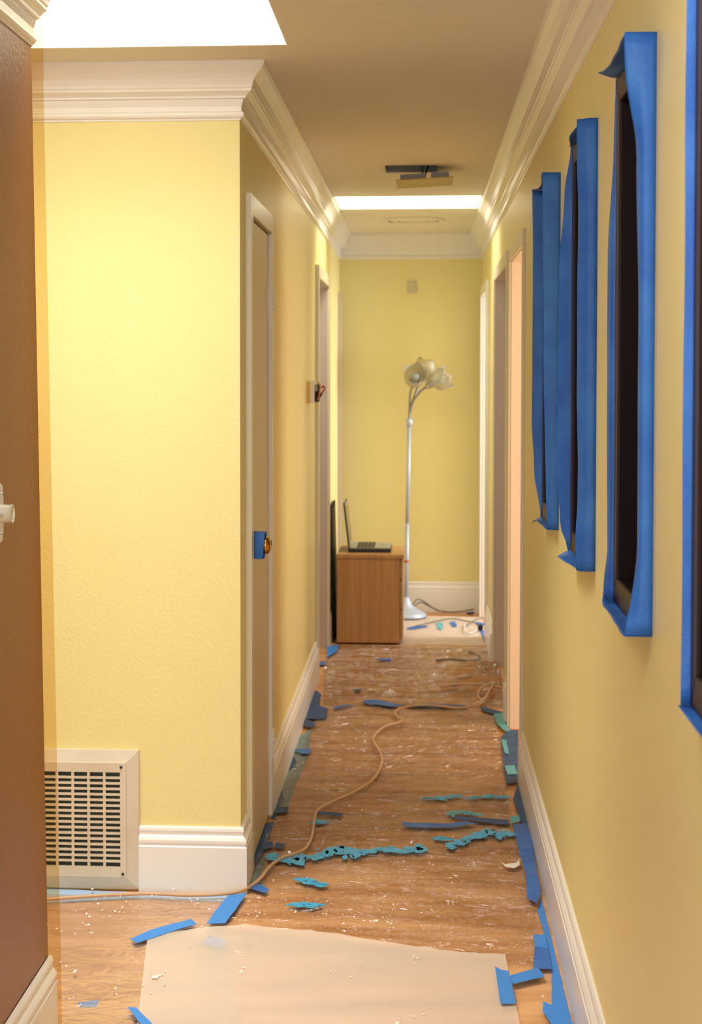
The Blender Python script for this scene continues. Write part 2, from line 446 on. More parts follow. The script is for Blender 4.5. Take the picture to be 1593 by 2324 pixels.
def lerpf(pts):
    def f(t):
        for (a, u), (b, v) in zip(pts, pts[1:]):
            if t <= b:
                k = (t - a) / (b - a); k = k * k * (3 - 2 * k); return u + (v - u) * k
        return pts[-1][1]
    return f
def frame(label, y0, y1, z0, z1, flaps, depth=0.065, th=0.0165):
    root = empty('picture_frame', (XR, (y0 + y1) / 2, z0), label, 'frame', 'dark wood frames on the right wall')
    w = fw
    for nm, pts in (('bottom', [(y0, z0), (y1, z0), (y1 - w, z0 + w), (y0 + w, z0 + w)]), ('far', [(y1, z0), (y1, z1), (y1 - w, z1 - w), (y1 - w, z0 + w)]),
                    ('top', [(y1, z1), (y0, z1), (y0 + w, z1 - w), (y1 - w, z1 - w)]), ('near', [(y0, z1), (y0, z0), (y0 + w, z0 + w), (y0 + w, z1 - w)])):
        bm = bmesh.new()
        A = [bm.verts.new((XR - th, a, b)) for a, b in pts]; Bq = [bm.verts.new((XR + .0002, a, b)) for a, b in pts]
        bm.faces.new(A); bm.faces.new(Bq[::-1])
        for k in range(4): bm.faces.new((A[k], A[(k+1) % 4], Bq[(k+1) % 4], Bq[k]))
        obj('frame_rail', bm, M['darkwood'], root, bev=0.0012)
    bm = bmesh.new(); t = 0.004
    a0, a1, b0, b1 = y0 + w, y1 - w, z0 + w, z1 - w
    box(bm, XR - .012, XR + depth, a0 - t + .0005, a0 + .0005, b0, b1); box(bm, XR - .012, XR + depth, a1 - .0005, a1 + t - .0005, b0, b1)
    box(bm, XR - .012, XR + depth, a0, a1, b0 - t + .0005, b0 + .0005); box(bm, XR - .012, XR + depth, a0, a1, b1 - .0005, b1 + t - .0005)
    obj('recess_lining', bm, M['recess'], root)
    obj('back_panel', B(XR + depth, XR + depth + .006, a0 - t, a1 + t, b0 - t, b1 + t), M['recess'], root)
    fl = flaps
    flap(root, (XR, y0, z1), (XR, y0, z0), (0, -1, 0), *fl['near'])
    flap(root, (XR, y1, z1), (XR, y1, z0 - .003), (0, 1, 0), *fl['far'])
    flap(root, (XR, y0, z1), (XR, y1, z1), (0, 0, 1), *fl['top'])
    flap(root, (XR, y0, z0), (XR, y1, z0), (0, 0, -1), *fl['bottom'])
    return root
c = lambda v: (lambda t: v)
f1 = dict(near=(lerpf([(0, .036), (.2, .026), (.9, .020), (1, .030)]), lerpf([(0, R(2)), (.04, R(-12)), (.20, R(-72)), (.5, R(-84)), (.85, R(-80)), (.95, R(-45)), (1, R(-8))]), 1.3),
          far=(lerpf([(0, .004), (.12, .010), (.35, .030), (.9, .030), (1, .02)]), lerpf([(0, R(95)), (.06, R(84)), (.5, R(80)), (.9, R(86)), (1, R(40))]), 2.2),
          top=(lerpf([(0, .034), (.8, .030), (1, .036)]), lerpf([(0, R(0)), (.6, R(-8)), (.85, R(8)), (1, R(20))]), 3.4),
          bottom=(lerpf([(0, .030), (1, .026)]), lerpf([(0, R(2)), (.4, R(-4)), (.8, R(-8)), (1, R(-50))]), 4.7))
f2 = dict(near=(lerpf([(0, .030), (.5, .033), (.9, .030), (1, .026)]), lerpf([(0, R(-20)), (.2, R(-46)), (.6, R(-52)), (.85, R(-54)), (1, R(-20))]), 5.1),
          far=(lerpf([(0, .004), (.12, .020), (.3, .032), (.8, .034), (.93, .026), (1, .005)]), lerpf([(0, R(20)), (.3, R(25)), (1, R(20))]), 6.2),
          top=(lerpf([(0, .012), (.5, .026), (1, .008)]), lerpf([(0, R(-5)), (1, R(-30))]), 7.4),
          bottom=(lerpf([(0, .020), (.6, .042), (1, .034)]), lerpf([(0, R(-4)), (.6, R(-4)), (1, R(30))]), 8.7))
f3 = dict(near=(lerpf([(0, .034), (.5, .029), (.9, .022), (1, .016)]), lerpf([(0, R(0)), (.4, R(-12)), (.8, R(-20)), (1, R(-30))]), 9.1),
          far=(lerpf([(0, .034), (.2, .031), (.7, .032), (.85, .024), (1, .004)]), lerpf([(0, R(0)), (.5, R(15)), (1, R(10))]), 10.2),
          top=(lerpf([(0, .034), (.5, .026), (1, .036)]), lerpf([(0, R(0)), (.6, R(-35)), (1, R(0))]), 11.4),
          bottom=(lerpf([(0, .018), (1, .034)]), lerpf([(0, R(-2)), (.6, R(-4)), (1, R(35))]), 12.7))
f4 = dict(near=(c(.004), c(0), 13.1), far=(c(.012), c(R(12)), 14.2), top=(c(.003), c(0), 15.4), bottom=(c(.016), c(R(-4)), 16.7))
frame('tall dark wood frame with drooping blue tape flaps, nearest of the three taped alike', *FR[0], *FZ, f1)
frame('tall dark wood frame whose blue tape flaps nearly close, middle of the three taped alike', *FR[1], *FZ, f2)
frame('tall dark wood frame almost hidden by blue tape flaps, beside the peach lit doorway', *FR[2], *FZ, f3)
frame('larger dark wood frame cut off by the right edge, edged with flat blue tape', *BIG, *BZ, f4)

# ------------------------------------------------------------------ return air grille
root = empty('vent_grille', (-1.07, YF, 0), 'cream metal return air grille low on the yellow wall', 'vent')
gx0, gx1, gz0, gz1 = -1.30, -0.8385, 0.006, 0.424
fwd = 0.036
bm = bmesh.new()
o4 = [(gx0, gz0), (gx1, gz0), (gx1, gz1), (gx0, gz1)]; i4 = [(gx0 + fwd, gz0 + fwd * 1.1), (gx1 - fwd, gz0 + fwd * 1.1), (gx1 - fwd, gz1 - fwd), (gx0 + fwd, gz1 - fwd)]
for k in range(4):
    q = (k + 1) % 4
    pts = [o4[k], o4[q], i4[q], i4[k]]
    A = [bm.verts.new((x, YF - (.012 if j < 2 else .022), z)) for j, (x, z) in enumerate(pts)]; Bq = [bm.verts.new((x, YF - .0005, z)) for x, z in pts]
    bm.faces.new(A); bm.faces.new(Bq[::-1])
    for j in range(4): bm.faces.new((A[j], A[(j+1) % 4], Bq[(j+1) % 4], Bq[j]))
obj('outer_frame', bm, M['grill'], root)
px0, px1, pz0, pz1 = i4[0][0], i4[2][0], i4[0][1], i4[2][1]
bm = bmesh.new()
sx1, sz0, sz1 = -0.892, 0.077, 0.360
yb, yf = YF - .026, YF - .017
sx0 = px0 + (px1 - sx1)
box(bm, px0, sx0, yb, yf, pz0, pz1); box(bm, sx1, px1, yb, yf, pz0, pz1); box(bm, sx0, sx1, yb, yf, pz0, sz0); box(bm, sx0, sx1, yb, yf, sz1, pz1)
rows, pitch = 17, (sz1 - sz0) / 17
for k in range(1, rows):
    z = sz0 + k * pitch; box(bm, sx0, sx1, yb, yf, z - .0034, z + .0034)
x = sx1 - .0475
while x > sx0:
    box(bm, x - .004, x + .004, yb + .001, yf - .001, sz0, sz1); x -= .0475
obj('louvre_plate', bm, M['grill'], root)
obj('filter', B(sx0 - .005, sx1 + .005, YF - .009, YF - .003, sz0 - .005, sz1 + .005), M['filter'], root)
for (x, z) in ((px1 - .014, pz1 - .012), (px1 - .010, pz0 + .010)):
    bm = bmesh.new(); lathe(bm, [(.0042, 0), (.0042, .003), (.002, .004)], (x, yb, z), 10, 0, Matrix.Rotation(R(90), 4, 'X')); obj('screw', bm, M['black'], root)

# see-through amber strip added at the brown wall end, tinting a band there
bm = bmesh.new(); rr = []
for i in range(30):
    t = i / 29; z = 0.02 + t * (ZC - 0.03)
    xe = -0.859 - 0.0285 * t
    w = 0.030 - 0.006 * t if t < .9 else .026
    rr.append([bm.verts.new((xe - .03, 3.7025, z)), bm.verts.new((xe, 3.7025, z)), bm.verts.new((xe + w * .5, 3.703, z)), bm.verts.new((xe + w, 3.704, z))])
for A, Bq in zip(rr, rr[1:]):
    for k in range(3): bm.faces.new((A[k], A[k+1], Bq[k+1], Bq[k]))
tag(obj('amber_strip', bm, M['amber']), 'narrow see-through amber strip along the brown wall edge', 'plastic strip')

# dimmer switch on the brown wall
def brown_x(z): return -0.858 - 0.031 * z / ZC
zc = 1.255; yc = 3.30; xb = brown_x(zc)
root = empty('dimmer_switch', (xb, yc, zc), 'white wall switch plate with round dimmer knob on the brown wall', 'switch')
bm = bmesh.new(); n = 10; out = []
for k in range(40):
    a = 2 * math.pi * k / 40; ca, sa = math.cos(a), math.sin(a); e = 0.35
    out.append((yc + math.copysign(abs(ca) ** e, ca) * .038, zc + math.copysign(abs(sa) ** (e + .25), sa) * .063))
lay = []
for (dx, sc) in ((0, 1.0), (.007, 1.0), (.011, .95), (.012, .88)):
    lay.append([bm.verts.new((xb - .001 + dx, yc + (y - yc) * sc, zc + (z - zc) * sc)) for y, z in out])
for A, Bq in zip(lay, lay[1:]):
    for k in range(40): bm.faces.new((A[k], A[(k+1) % 40], Bq[(k+1) % 40], Bq[k]))
bm.faces.new(lay[-1]); bm.faces.new(lay[0][::-1])
obj('cover_plate', bm, M['white'], root, smooth=False)
bm = bmesh.new(); lathe(bm, [(.019, 0), (.0185, .020), (.0195, .026), (.0175, .027), (.0165, .023), (.001, .022)], (xb + .011, yc + .004, zc), 28, 0, Matrix.Rotation(R(90), 4, 'Y')); obj('dimmer_knob', bm, M['ivory'], root)
bm = bmesh.new(); tube(bm, [(xb + .010, yc - .024, zc), (xb + .024, yc - .026, zc + .006)], .005, 10); obj('toggle', bm, M['white'], root)
for dz in (-.041, .041):
    bm = bmesh.new(); lathe(bm, [(.004, 0), (.0035, .002), (.0005, .003)], (xb + .011, yc + .018, zc + dz), 12, 0, Matrix.Rotation(R(90), 4, 'Y')); obj('screw', bm, M['steel'], root)

# ------------------------------------------------------------------ open thermostat on the hall wall
root = empty('thermostat', (XL, 7.66, 1.40), 'opened thermostat with loose wires on the yellow hall wall', 'thermostat')
obj('base_plate', B(XL, XL + .016, 7.60, 7.75, 1.405, 1.508), mat('yellow painted plate', 'E2BE5C', .4), root, bev=.002)
obj('housing', B(XL + .016, XL + .036, 7.60, 7.72, 1.408, 1.508), M['white'], root, bev=.002)
obj('mechanism', B(XL + .036, XL + .054, 7.61, 7.70, 1.412, 1.494), M['gap'], root, bev=.003)
obj('dial', B(XL + .036, XL + .050, 7.600, 7.609, 1.462, 1.492), M['galv'], root, bev=.002)
bm = bmesh.new(); tube(bm, spline([(XL + .050, 7.60, 1.420), (XL + .060, 7.59, 1.45), (XL + .062, 7.60, 1.49), (XL + .05, 7.62, 1.505)]), .003, 6); obj('wire', bm, M['orange'], root)
bm = bmesh.new(); tube(bm, spline([(XL + .054, 7.62, 1.44), (XL + .070, 7.60, 1.455), (XL + .082, 7.60, 1.472), (XL + .078, 7.61, 1.486), (XL + .068, 7.62, 1.478)]), .004, 6); obj('wire', bm, M['red'], root)
bm = bmesh.new(); tube(bm, spline([(XL + .05, 7.62, 1.43), (XL + .066, 7.60, 1.442), (XL + .072, 7.60, 1.46)]), .0035, 6); obj('wire', bm, M['black'], root)

# ------------------------------------------------------------------ ceiling: open box and hanging fan cover
root = empty('ceiling_box', (-.05, 7.25, ZC), 'open grey metal box sunk in the hall ceiling', 'ceiling box')
x0, x1, y0, y1 = FIX; bm = bmesh.new(); t = .002
box(bm, x0, x0 + t, y0, y1, ZC - .002, ZC + .11); box(bm, x1 - t, x1, y0, y1, ZC - .002, ZC + .11)
box(bm, x0, x1, y0, y0 + t, ZC - .002, ZC + .11); box(bm, x0, x1, y1 - t, y1, ZC - .002, ZC + .11); box(bm, x0, x1, y0, y1, ZC + .108, ZC + .11)
obj('housing', bm, M['galv'], root)
root = empty('vent_cover', (0.008, 7.25, 2.385), 'tilted yellow vent cover hanging by wires below the ceiling box', 'vent cover')
mt = Matrix.Translation((0.008, 7.25, 2.383)) @ Matrix.Rotation(R(-3.2), 4, 'Y') @ Matrix.Rotation(R(-1.5), 4, 'X')
def boxm(bm, mt, *a):
    for v in box(bm, *a): v.co = mt @ v.co
bm = bmesh.new()
for a in ((-.123, .123, -.125, -.10), (-.123, .123, .10, .125), (-.123, -.10, -.10, .10), (.10, .123, -.10, .10)): boxm(bm, mt, *a, -.004, 0)
obj('rim', bm, mat('yellow painted metal', 'B4A24A', .4), root)
bm = bmesh.new(); boxm(bm, mt, -.10, .10, -.10, .10, -.0035, -.001)
obj('face_panel', bm, mat('yellow painted panel', 'BCAA50', .4), root)
bm = bmesh.new(); boxm(bm, mt, -.105, .005, -.108, .09, .0, .024); boxm(bm, mt, .028, .105, -.108, .09, .0, .024)
obj('housing', bm, mat('dull zinc metal', '8E9092', .6), root)
for dx, dz in ((.0, .0), (.008, .0)):
    bm = bmesh.new(); tube(bm, spline([(0.005 + dx * .3, 7.20, 2.392), (-.002 + dx * 2, 7.19, 2.42), (.0 + dx * 3.5, 7.22, 2.47), (.004 + dx * 2, 7.25, 2.54)]), .004, 6); obj('wire', bm, M['gunmetal'] if dx == 0 else M['black'], root)
# round painted ceiling diffuser
root = empty('ceiling_diffuser', (-.055, 9.64, ZC), 'round painted ceiling diffuser near the end wall', 'diffuser')
bm = bmesh.new()
for r0, r1 in ((.150, .185), (.095, .135), (.0005, .080)):
    lathe(bm, [(r0, -.001), (r0, -.010), ((r0 + r1) / 2, -.013), (r1, -.006), (r1, -.001)], (-.055, 9.64, ZC), 40)
obj('rings', bm, M['ceiling'], root)
# chime cover on the end wall
bm = box_bm = B(-.098, -.040, YE - .012, YE, 2.064, 2.142)
tag(obj('cover_plate', bm, M['greyplate'], bev=.002), 'small grey cover plate high on the yellow end wall', 'cover plate')

# ------------------------------------------------------------------ oak cabinet, laptop, lamp, panel
root = empty('cabinet', (-.294, 9.55, .012), 'plain oak veneer cabinet with a laptop on top', 'cabinet')
x0, x1, y0, y1, zt = -.484, -.110, 9.31, 9.80, .515
bm = B(x0, x1 - .016, y0, y1, .012, zt - .022); obj('carcass', bm, M['cabinet'], root, bev=.002)
bm = B(x0 - .002, x1 + .008, y0 - .004, y1 + .004, zt - .022, zt); obj('top', bm, M['cabinet'], root, bev=.003)
for a, b in ((.03, .20), (.205, .37), (.375, .488)):
    d = obj('drawer', B(x1 - .014, x1 + .002, y0 + .006, y1 - .006, a, b), M['cabinet'], root, bev=.002)
root = empty('laptop', (-.30, 9.60, zt), 'open laptop seen from its side on the oak cabinet', 'laptop')
b0 = zt
bm = B(-.425, -.178, 9.42, 9.76, b0 + .001, b0 + .022); obj('base', bm, M['black'], root, bev=.004)
bm = B(-.422, -.182, 9.424, 9.756, b0 + .022, b0 + .027); dk = obj('palm_rest', bm, M['laptop'], root, bev=.001)
bm = bmesh.new()
for i in range(5):
    for j in range(13):
        a = -.375 + i * .021; e = 9.44 + j * .0235
        box(bm, a, a + .018, e, e + .020, b0 + .0268, b0 + .0295)
kb = obj('keyboard', bm, M['keys'], root)
obj('touchpad', B(-.245, -.200, 9.55, 9.63, b0 + .0268, b0 + .0278), M['galv'], root)
ml = Matrix.Translation((-.418, 9.59, b0 + .022)) @ Matrix.Rotation(R(-6.5), 4, 'Y')
bm = bmesh.new(); boxm(bm, ml, -.006, .002, -.168, .168, 0, .265); obj('lid', bm, M['black'], root)
bm = bmesh.new(); boxm(bm, ml, .002, .0045, -.162, .162, .008, .258); obj('bezel', bm, M['laptop'], root)
bm = bmesh.new(); boxm(bm, ml, .0045, .0055, -.150, .150, .020, .246); obj('screen', bm, M['screen'], root)

root = empty('leaning_panel', (XL + .02, 9.62, .003), 'thin dark panel leaning on the wall behind the oak cabinet', 'panel')
ml = Matrix.Translation((XL + .024, 9.42, .004)) @ Matrix.Rotation(R(-1.5), 4, 'Y')
bm = bmesh.new(); boxm(bm, ml, 0, .010, 0, .44, 0, .78); obj('board', bm, M['gap'], root)
bm = bmesh.new(); boxm(bm, ml, .010, .011, .02, .42, .02, .76); obj('face', bm, M['keys'], root)

root = empty('floor_lamp', (-.100, 10.36, 0), 'silver floor lamp with three frosted shades on bent necks', 'floor lamp')
LY = 10.36
bm = bmesh.new(); lathe(bm, [(.128, .004), (.130, .012), (.128, .026), (.105, .042), (.070, .058), (.040, .085), (.026, .115), (.018, .135)], (-.100, LY, 0), 36); obj('base', bm, M['silver'], root, smooth=True)
bm = bmesh.new(); lathe(bm, [(.127, .0), (.131, .002), (.131, .010), (.127, .012)], (-.100, LY, 0), 36); obj('base_rim', bm, M['black'], root)
top = Vector((-.082, LY, 1.235))
bm = bmesh.new(); tube(bm, [(-.100, LY, .13), (-.093, LY, .60)], .0135, 16); tube(bm, [(-.093, LY, .60), tuple(top)], .0125, 16); obj('pole', bm, M['silver'], root, smooth=True)
bm = bmesh.new(); tube(bm, [(-.0825, LY, 1.215), (-.0815, LY, 1.265)], .021, 16); obj('collar', bm, M['silver'], root, smooth=True)
bm = bmesh.new(); lathe(bm, [(.016, -.008), (.018, 0), (.016, .008)], (-.0985, LY, .36), 14); obj('cable_tie', bm, M['tan'], root)
def shade(pos, d, necks):
    d = Vector(d).normalized(); q = d.to_track_quat('Z', 'Y').to_matrix().to_4x4()
    bm = bmesh.new(); tube(bm, spline(necks, 6), .0072, 10); obj('gooseneck', bm, M['gunmetal'], root, smooth=True)
    bm = bmesh.new(); lathe(bm, [(.010, -.045), (.019, -.038), (.023, -.015), (.024, .010)], pos, 18, 0, q); obj('socket', bm, M['steel'], root, smooth=True)
    bm = bmesh.new()
    prof = [(.026, .004), (.050, .016), (.066, .040), (.071, .066), (.070, .090), (.074, .106)]
    def sc(i, a):
        k = (i / 5) ** 3
        return (.004 * k * math.cos(5 * a), .012 * k * math.cos(5 * a))
    lathe(bm, prof, pos, 48, 0, q, sc)
    sh = obj('lamp_shade', bm, M['frost'], root, smooth=True)
    md = sh.modifiers.new('thick', 'SOLIDIFY'); md.thickness = .003
    bm = bmesh.new(); lathe(bm, [(.012, .005), (.014, .025), (.026, .050), (.028, .065), (.020, .082), (.0005, .088)], pos, 18, 0, q); obj('bulb', bm, M['bulb'], sh, smooth=True)
a = Vector((-.082, LY, 1.26))
shade(Vector((-.052, LY - .03, 1.495)), (.10, -.80, .45), [a, (-.080, LY, 1.33), (-.078, LY + .004, 1.40), (-.068, LY + .012, 1.452), (-.054, LY - .002, 1.472)])
shade(Vector((-.012, LY + .05, 1.515)), (.30, .50, .62), [a, (-.078, LY + .006, 1.32), (-.050, LY + .02, 1.40), (-.030, LY + .03, 1.455), (-.018, LY + .04, 1.488)])
shade(Vector((.062, LY, 1.482)), (.86, -.20, .42), [a, (-.076, LY, 1.30), (-.055, LY - .004, 1.375), (-.010, LY - .004, 1.435), (.028, LY, 1.462)])

# ------------------------------------------------------------------ floor coverings
def edge_at(pts, y):
    pts = sorted(pts, key=lambda p: p[1])
    if y <= pts[0][1]: return pts[0][0]
    for (xa, ya), (xb_, yb_) in zip(pts, pts[1:]):
        if y <= yb_: return xa + (xb_ - xa) * (y - ya) / max(1e-6, yb_ - ya)
    return pts[-1][0]
def sheet(name, left, right, y0, y1, m, label, cat='plastic sheet', z=.004, amp=.0025, nx=60, dy=.03, rag=.006, seed=0, fold=None, group='plastic floor sheets'):
    bm = bmesh.new(); rows = []; n = max(4, int((y1 - y0) / dy))
    for i in range(n + 1):
        y = y0 + (y1 - y0) * i / n
        xl = edge_at(left, y) + rag * noise.noise(Vector((y * 9, seed, 0))); xr = edge_at(right, y) + rag * noise.noise(Vector((y * 9, seed + 5, 0)))
        row = []
        for j in range(nx + 1):
            x = xl + (xr - xl) * j / nx
            w = 1 - abs(noise.noise(Vector((x * 5 + seed, y * 13, 0.3)))) * 2.4
            h = z + amp * max(0, w) ** 3 + amp * .4 * (noise.noise(Vector((x * 14, y * 22, seed))) + .5)
            if fold: h += fold(x, y)
            row.append(bm.verts.new((x, y + (rag * 1.5 * noise.noise(Vector((x * 9, seed, 3))) if i in (0, n) else 0), h)))
        rows.append(row)
    for A, Bq in zip(rows, rows[1:]):
        for k in range(nx): bm.faces.new((A[k], A[k+1], Bq[k+1], Bq[k]))
    return tag(obj(name, bm, m, smooth=True), label, cat, group)
midL = [(-0.502,5.644),(-0.510,5.946),(-0.501,6.353),(-0.486,6.738),(-0.474,7.171),(-0.462,7.518)]
midR = [(0.310,5.655),(0.313,6.067),(0.316,6.410),(0.326,6.877),(0.332,7.396),(0.334,7.614)]
sheet('plastic_sheet', midL, midR, 5.745, 7.545, M['clear'], 'clear wrinkled plastic sheet across the middle of the hall floor', seed=1, amp=.004)
nearL = [(-0.590,4.455),(-0.544,4.808),(-0.520,5.029),(-0.514,5.319),(-0.502,5.644)]
nearR = [(0.326,4.168),(0.326,4.378),(0.323,4.629),(0.323,4.910),(0.323,5.133),(0.315,5.589)]
sheet('plastic_sheet', nearL, nearR, 4.22, 5.735, M['clear'], 'clear plastic sheet with cyan paint smears between the closet door and right baseboard', seed=2, z=.0055, amp=.004)
farL = [(-0.459,7.663),(-0.523,8.731),(-0.506,9.159)]
farR = [(0.372,7.566),(0.401,8.165),(0.390,8.933),(0.378,9.221)]
def crump(x, y):
    if x < .02: return 0
    k = min(1, (x - .02) / .25); return k * .06 * max(0, 1 - abs(noise.noise(Vector((x * 7, y * 6, 9)))) * 3.0) * max(0, 1 - abs(y - 8.35) / .8)
sheet('plastic_sheet', farL, farR, 7.55, 9.26, M['clearfar'], 'crumpled plastic sheet in front of the oak cabinet', seed=3, amp=.005, fold=crump)
endL = [(-0.129,9.261),(-0.132,10.458)]; endR = [(0.398,9.222),(0.373,10.494)]
sheet('plastic_sheet', endL, endR, 9.30, 10.40, M['milky'], 'milky plastic sheet under the floor lamp cords by the end wall', seed=4)
milkL = [(-0.647,3.647),(-0.667,3.789),(-0.699,4.051),(-0.735,4.367)]; milkR = [(0.241,3.709),(0.234,3.851),(0.224,4.085),(0.221,4.298)]
bm = None
def milktop(pts):
    """milky sheet with a slanting far edge"""
    bm = bmesh.new(); n = 70; cols = []
    top = [(-0.742,4.373),(-0.591,4.462),(-0.483,4.484),(-0.383,4.462),(-0.235,4.429),(-0.125,4.388),(0.006,4.339),(0.099,4.309),(0.221,4.298)]
    bot = [(-0.638,3.553),(-0.521,3.561),(-0.443,3.566),(-0.356,3.572),(-0.219,3.582),(-0.102,3.590),(0.025,3.599),(0.122,3.605),(0.239,3.613)]
    for i in range(n + 1):
        t = i / n * (len(top) - 1); k = min(int(t), len(top) - 2); f = t - k
        a = Vector(top[k]).lerp(Vector(top[k+1]), f); b = Vector(bot[k]).lerp(Vector(bot[k+1]), f)
        a.y += .006 * noise.noise(Vector((t * 3, 1, 0)))
        col = []
        for j in range(41):
            p = a.lerp(b, j / 40)
            h = .012 + .002 * max(0, 1 - abs(noise.noise(Vector((p.x * 4, p.y * 9, 2)))) * 2.5) ** 3
            for cx_ in pts:
                h += .004 * math.exp(-((p.x - cx_[0] - cx_[1] * (p.y - 3.6)) / .006) ** 2)
            col.append(bm.verts.new((p.x, p.y, h)))
        cols.append(col)
    for A, Bq in zip(cols, cols[1:]):
        for j in range(40): bm.faces.new((A[j], A[j+1], Bq[j+1], Bq[j]))
    return bm
tag(obj('plastic_sheet', milktop([(-.42, -.075), (-.245, -.07)]), M['milky'], smooth=True), 'milky white plastic sheet lying nearest the camera', 'plastic sheet', 'plastic floor sheets')
entL = [(-1.9, 3.0), (-1.9, 4.8)]; entR = [(-0.385,3.570),(-0.482,4.159),(-0.547,4.458),(-0.514,4.728)]
sheet('plastic_sheet', entL, entR, 3.2, 4.74, M['clearnear'], 'paint-spattered clear plastic sheet in front of the grille', seed=5, amp=.003, z=.003)

# blue masking tape on the floor
def tape(pts, m, label, z=.011, lift=.0, nm='masking_tape', cat='tape', group='blue tape strips on the floor', th=.0009):
    bm = bmesh.new()
    area2 = sum(a[0] * b[1] - b[0] * a[1] for a, b in zip(pts, pts[1:] + pts[:1]))
    if area2 < 0: pts = pts[::-1]
    # ragged outline
    P = []
    for a, b in zip(pts, pts[1:] + pts[:1]):
        L = math.hypot(b[0] - a[0], b[1] - a[1]); n = max(1, int(L / .03))
        for k in range(n):
            t = k / n; x, y = a[0] + (b[0] - a[0]) * t, a[1] + (b[1] - a[1]) * t
            s = .0016 if k else 0
            P.append((x + s * noise.noise(Vector((x * 60, y * 60, 1))), y + s * 2 * noise.noise(Vector((x * 60, y * 60, 7)))))
    hz = lambda x, y: z + .0012 * noise.noise(Vector((x * 25, y * 25, 4))) + lift * max(0, noise.noise(Vector((x * 40, y * 20, 8))))
    A = [bm.verts.new((x, y, hz(x, y))) for x, y in P]; Bq = [bm.verts.new((x, y, hz(x, y) - th)) for x, y in P]
    f = bm.faces.new(A); bm.faces.new(Bq[::-1]); n = len(P)
    for k in range(n): bm.faces.new((A[k], A[(k+1) % n], Bq[(k+1) % n], Bq[k]))
    bmesh.ops.triangulate(bm, faces=[f for f in bm.faces if len(f.verts) > 4])
    return tag(obj(nm, bm, m), label, cat, group)
T, TD, TB, TT = M['tape'], M['tapedark'], M['tapebright'], M['teal']
tape([(0.378,7.058),(0.416,7.061),(0.374,6.346),(0.360,6.142),(0.316,6.118),(0.323,6.477),(0.335,6.921)], TD, 'dusky blue tape at the foot of the peach lit door casing', z=.012)
tape([(0.356,6.110),(0.369,6.091),(0.359,5.569),(0.340,5.602),(0.330,5.910)], TD, 'dark blue tape wedge between the plastic edge and right baseboard', z=.009)
tape([(0.309,5.548),(0.356,5.575),(0.362,5.356),(0.353,4.972),(0.319,4.983),(0.311,5.290)], T, 'long vivid blue tape strip holding the clear plastic by the right baseboard', z=.014, lift=.006)
tape([(0.318,4.983),(0.353,4.972),(0.352,4.816),(0.332,4.700),(0.307,4.750)], T, 'crinkled lump of blue tape below the long vivid strip', z=.017, lift=.012)
tape([(0.332,4.690),(0.353,4.804),(0.358,3.835),(0.330,3.833),(0.317,3.961),(0.335,4.192),(0.340,4.450)], TB, 'bright blue tape band flat along the nearest right baseboard', z=.003)
tape([(0.304,4.458),(0.338,4.460),(0.337,4.353),(0.304,4.363)], TB, 'light blue square of tape on the right edge of the plastic', z=.013)
tape([(0.303,4.367),(0.337,4.355),(0.336,4.200),(0.288,4.200)], T, 'deep blue tape square just nearer than the light blue one', z=.0125)
tape([(0.190,4.192),(0.207,4.169),(0.224,4.165),(0.230,3.947),(0.193,3.941)], TB, 'upright bar of the blue tape cross at the milky sheet corner', z=.0185)
tape([(0.224,4.136),(0.299,4.199),(0.314,4.138),(0.230,4.079)], TB, 'sideways bar of the blue tape cross at the milky sheet corner', z=.0165)
tape([(0.298,3.982),(0.320,3.953),(0.347,3.951),(0.359,3.835),(0.308,3.832),(0.292,3.921)], TB, 'blue tape piece at the bottom edge beside the right baseboard', z=.012)
tape([(0.324,7.368),(0.362,7.400),(0.378,7.004),(0.358,7.016),(0.330,7.165)], TT, 'teal smeared tape beside the foot of the right door casing', z=.015)
tape([(0.333,6.856),(0.353,6.849),(0.352,6.585),(0.335,6.615)], TT, 'pale teal tape scrap, farther of two by the right baseboard', z=.0145)
tape([(0.324,6.387),(0.362,6.401),(0.367,6.258),(0.328,6.251)], TT, 'pale teal tape scrap, nearer of two by the right baseboard', z=.0150)
tape([(0.303,5.634),(0.338,5.663),(0.336,5.584),(0.303,5.555)], TT, 'small cyan tape scrap above the long vivid strip', z=.0175)
# along the closet side
tape([(-0.536,5.540),(-0.506,5.572),(-0.500,5.332),(-0.504,5.188),(-0.512,5.135),(-0.518,4.900),(-0.544,5.167),(-0.542,5.386)], TD, 'wide navy tape band along the foot of the closet door', z=.004)
tape([(-0.505,5.719),(-0.469,5.738),(-0.464,5.664),(-0.507,5.646)], TD, 'navy tape tab past the closet door hinge side', z=.0125)
tape([(-0.520,5.619),(-0.518,5.860),(-0.520,6.038),(-0.496,5.862),(-0.496,5.741),(-0.508,5.599)], TD, 'navy tape triangle along the left baseboard beyond the closet', z=.0035)
tape([(-0.513,6.305),(-0.515,6.559),(-0.495,6.451),(-0.500,6.338)], TD, 'small navy tape patch under the loose blue tab by the left baseboard', z=.0045)
tape([(-0.518,6.627),(-0.444,6.639),(-0.452,6.547),(-0.481,6.545)], T, 'loose blue tape tab sticking out from the left baseboard', z=.0125, lift=.01)
tape([(-0.510,5.275),(-0.484,5.297),(-0.482,5.223),(-0.508,5.203)], TD, 'navy tape scrap, left of a pair before the closet door', z=.0145)
tape([(-0.472,5.287),(-0.440,5.271),(-0.448,5.221),(-0.474,5.232)], TD, 'navy tape scrap, right of a pair before the closet door', z=.0135)
tape([(-0.512,4.818),(-0.488,4.843),(-0.449,4.796),(-0.458,4.762),(-0.500,4.796)], T, 'blue tape piece by the corner of the white front baseboard', z=.0145)
tape([(-0.514,7.899),(-0.479,7.786),(-0.471,7.520),(-0.427,7.457),(-0.423,7.225),(-0.513,7.219),(-0.522,7.606)], TD, 'dusky blue tape patch by the left baseboard before the second doorway', z=.012)
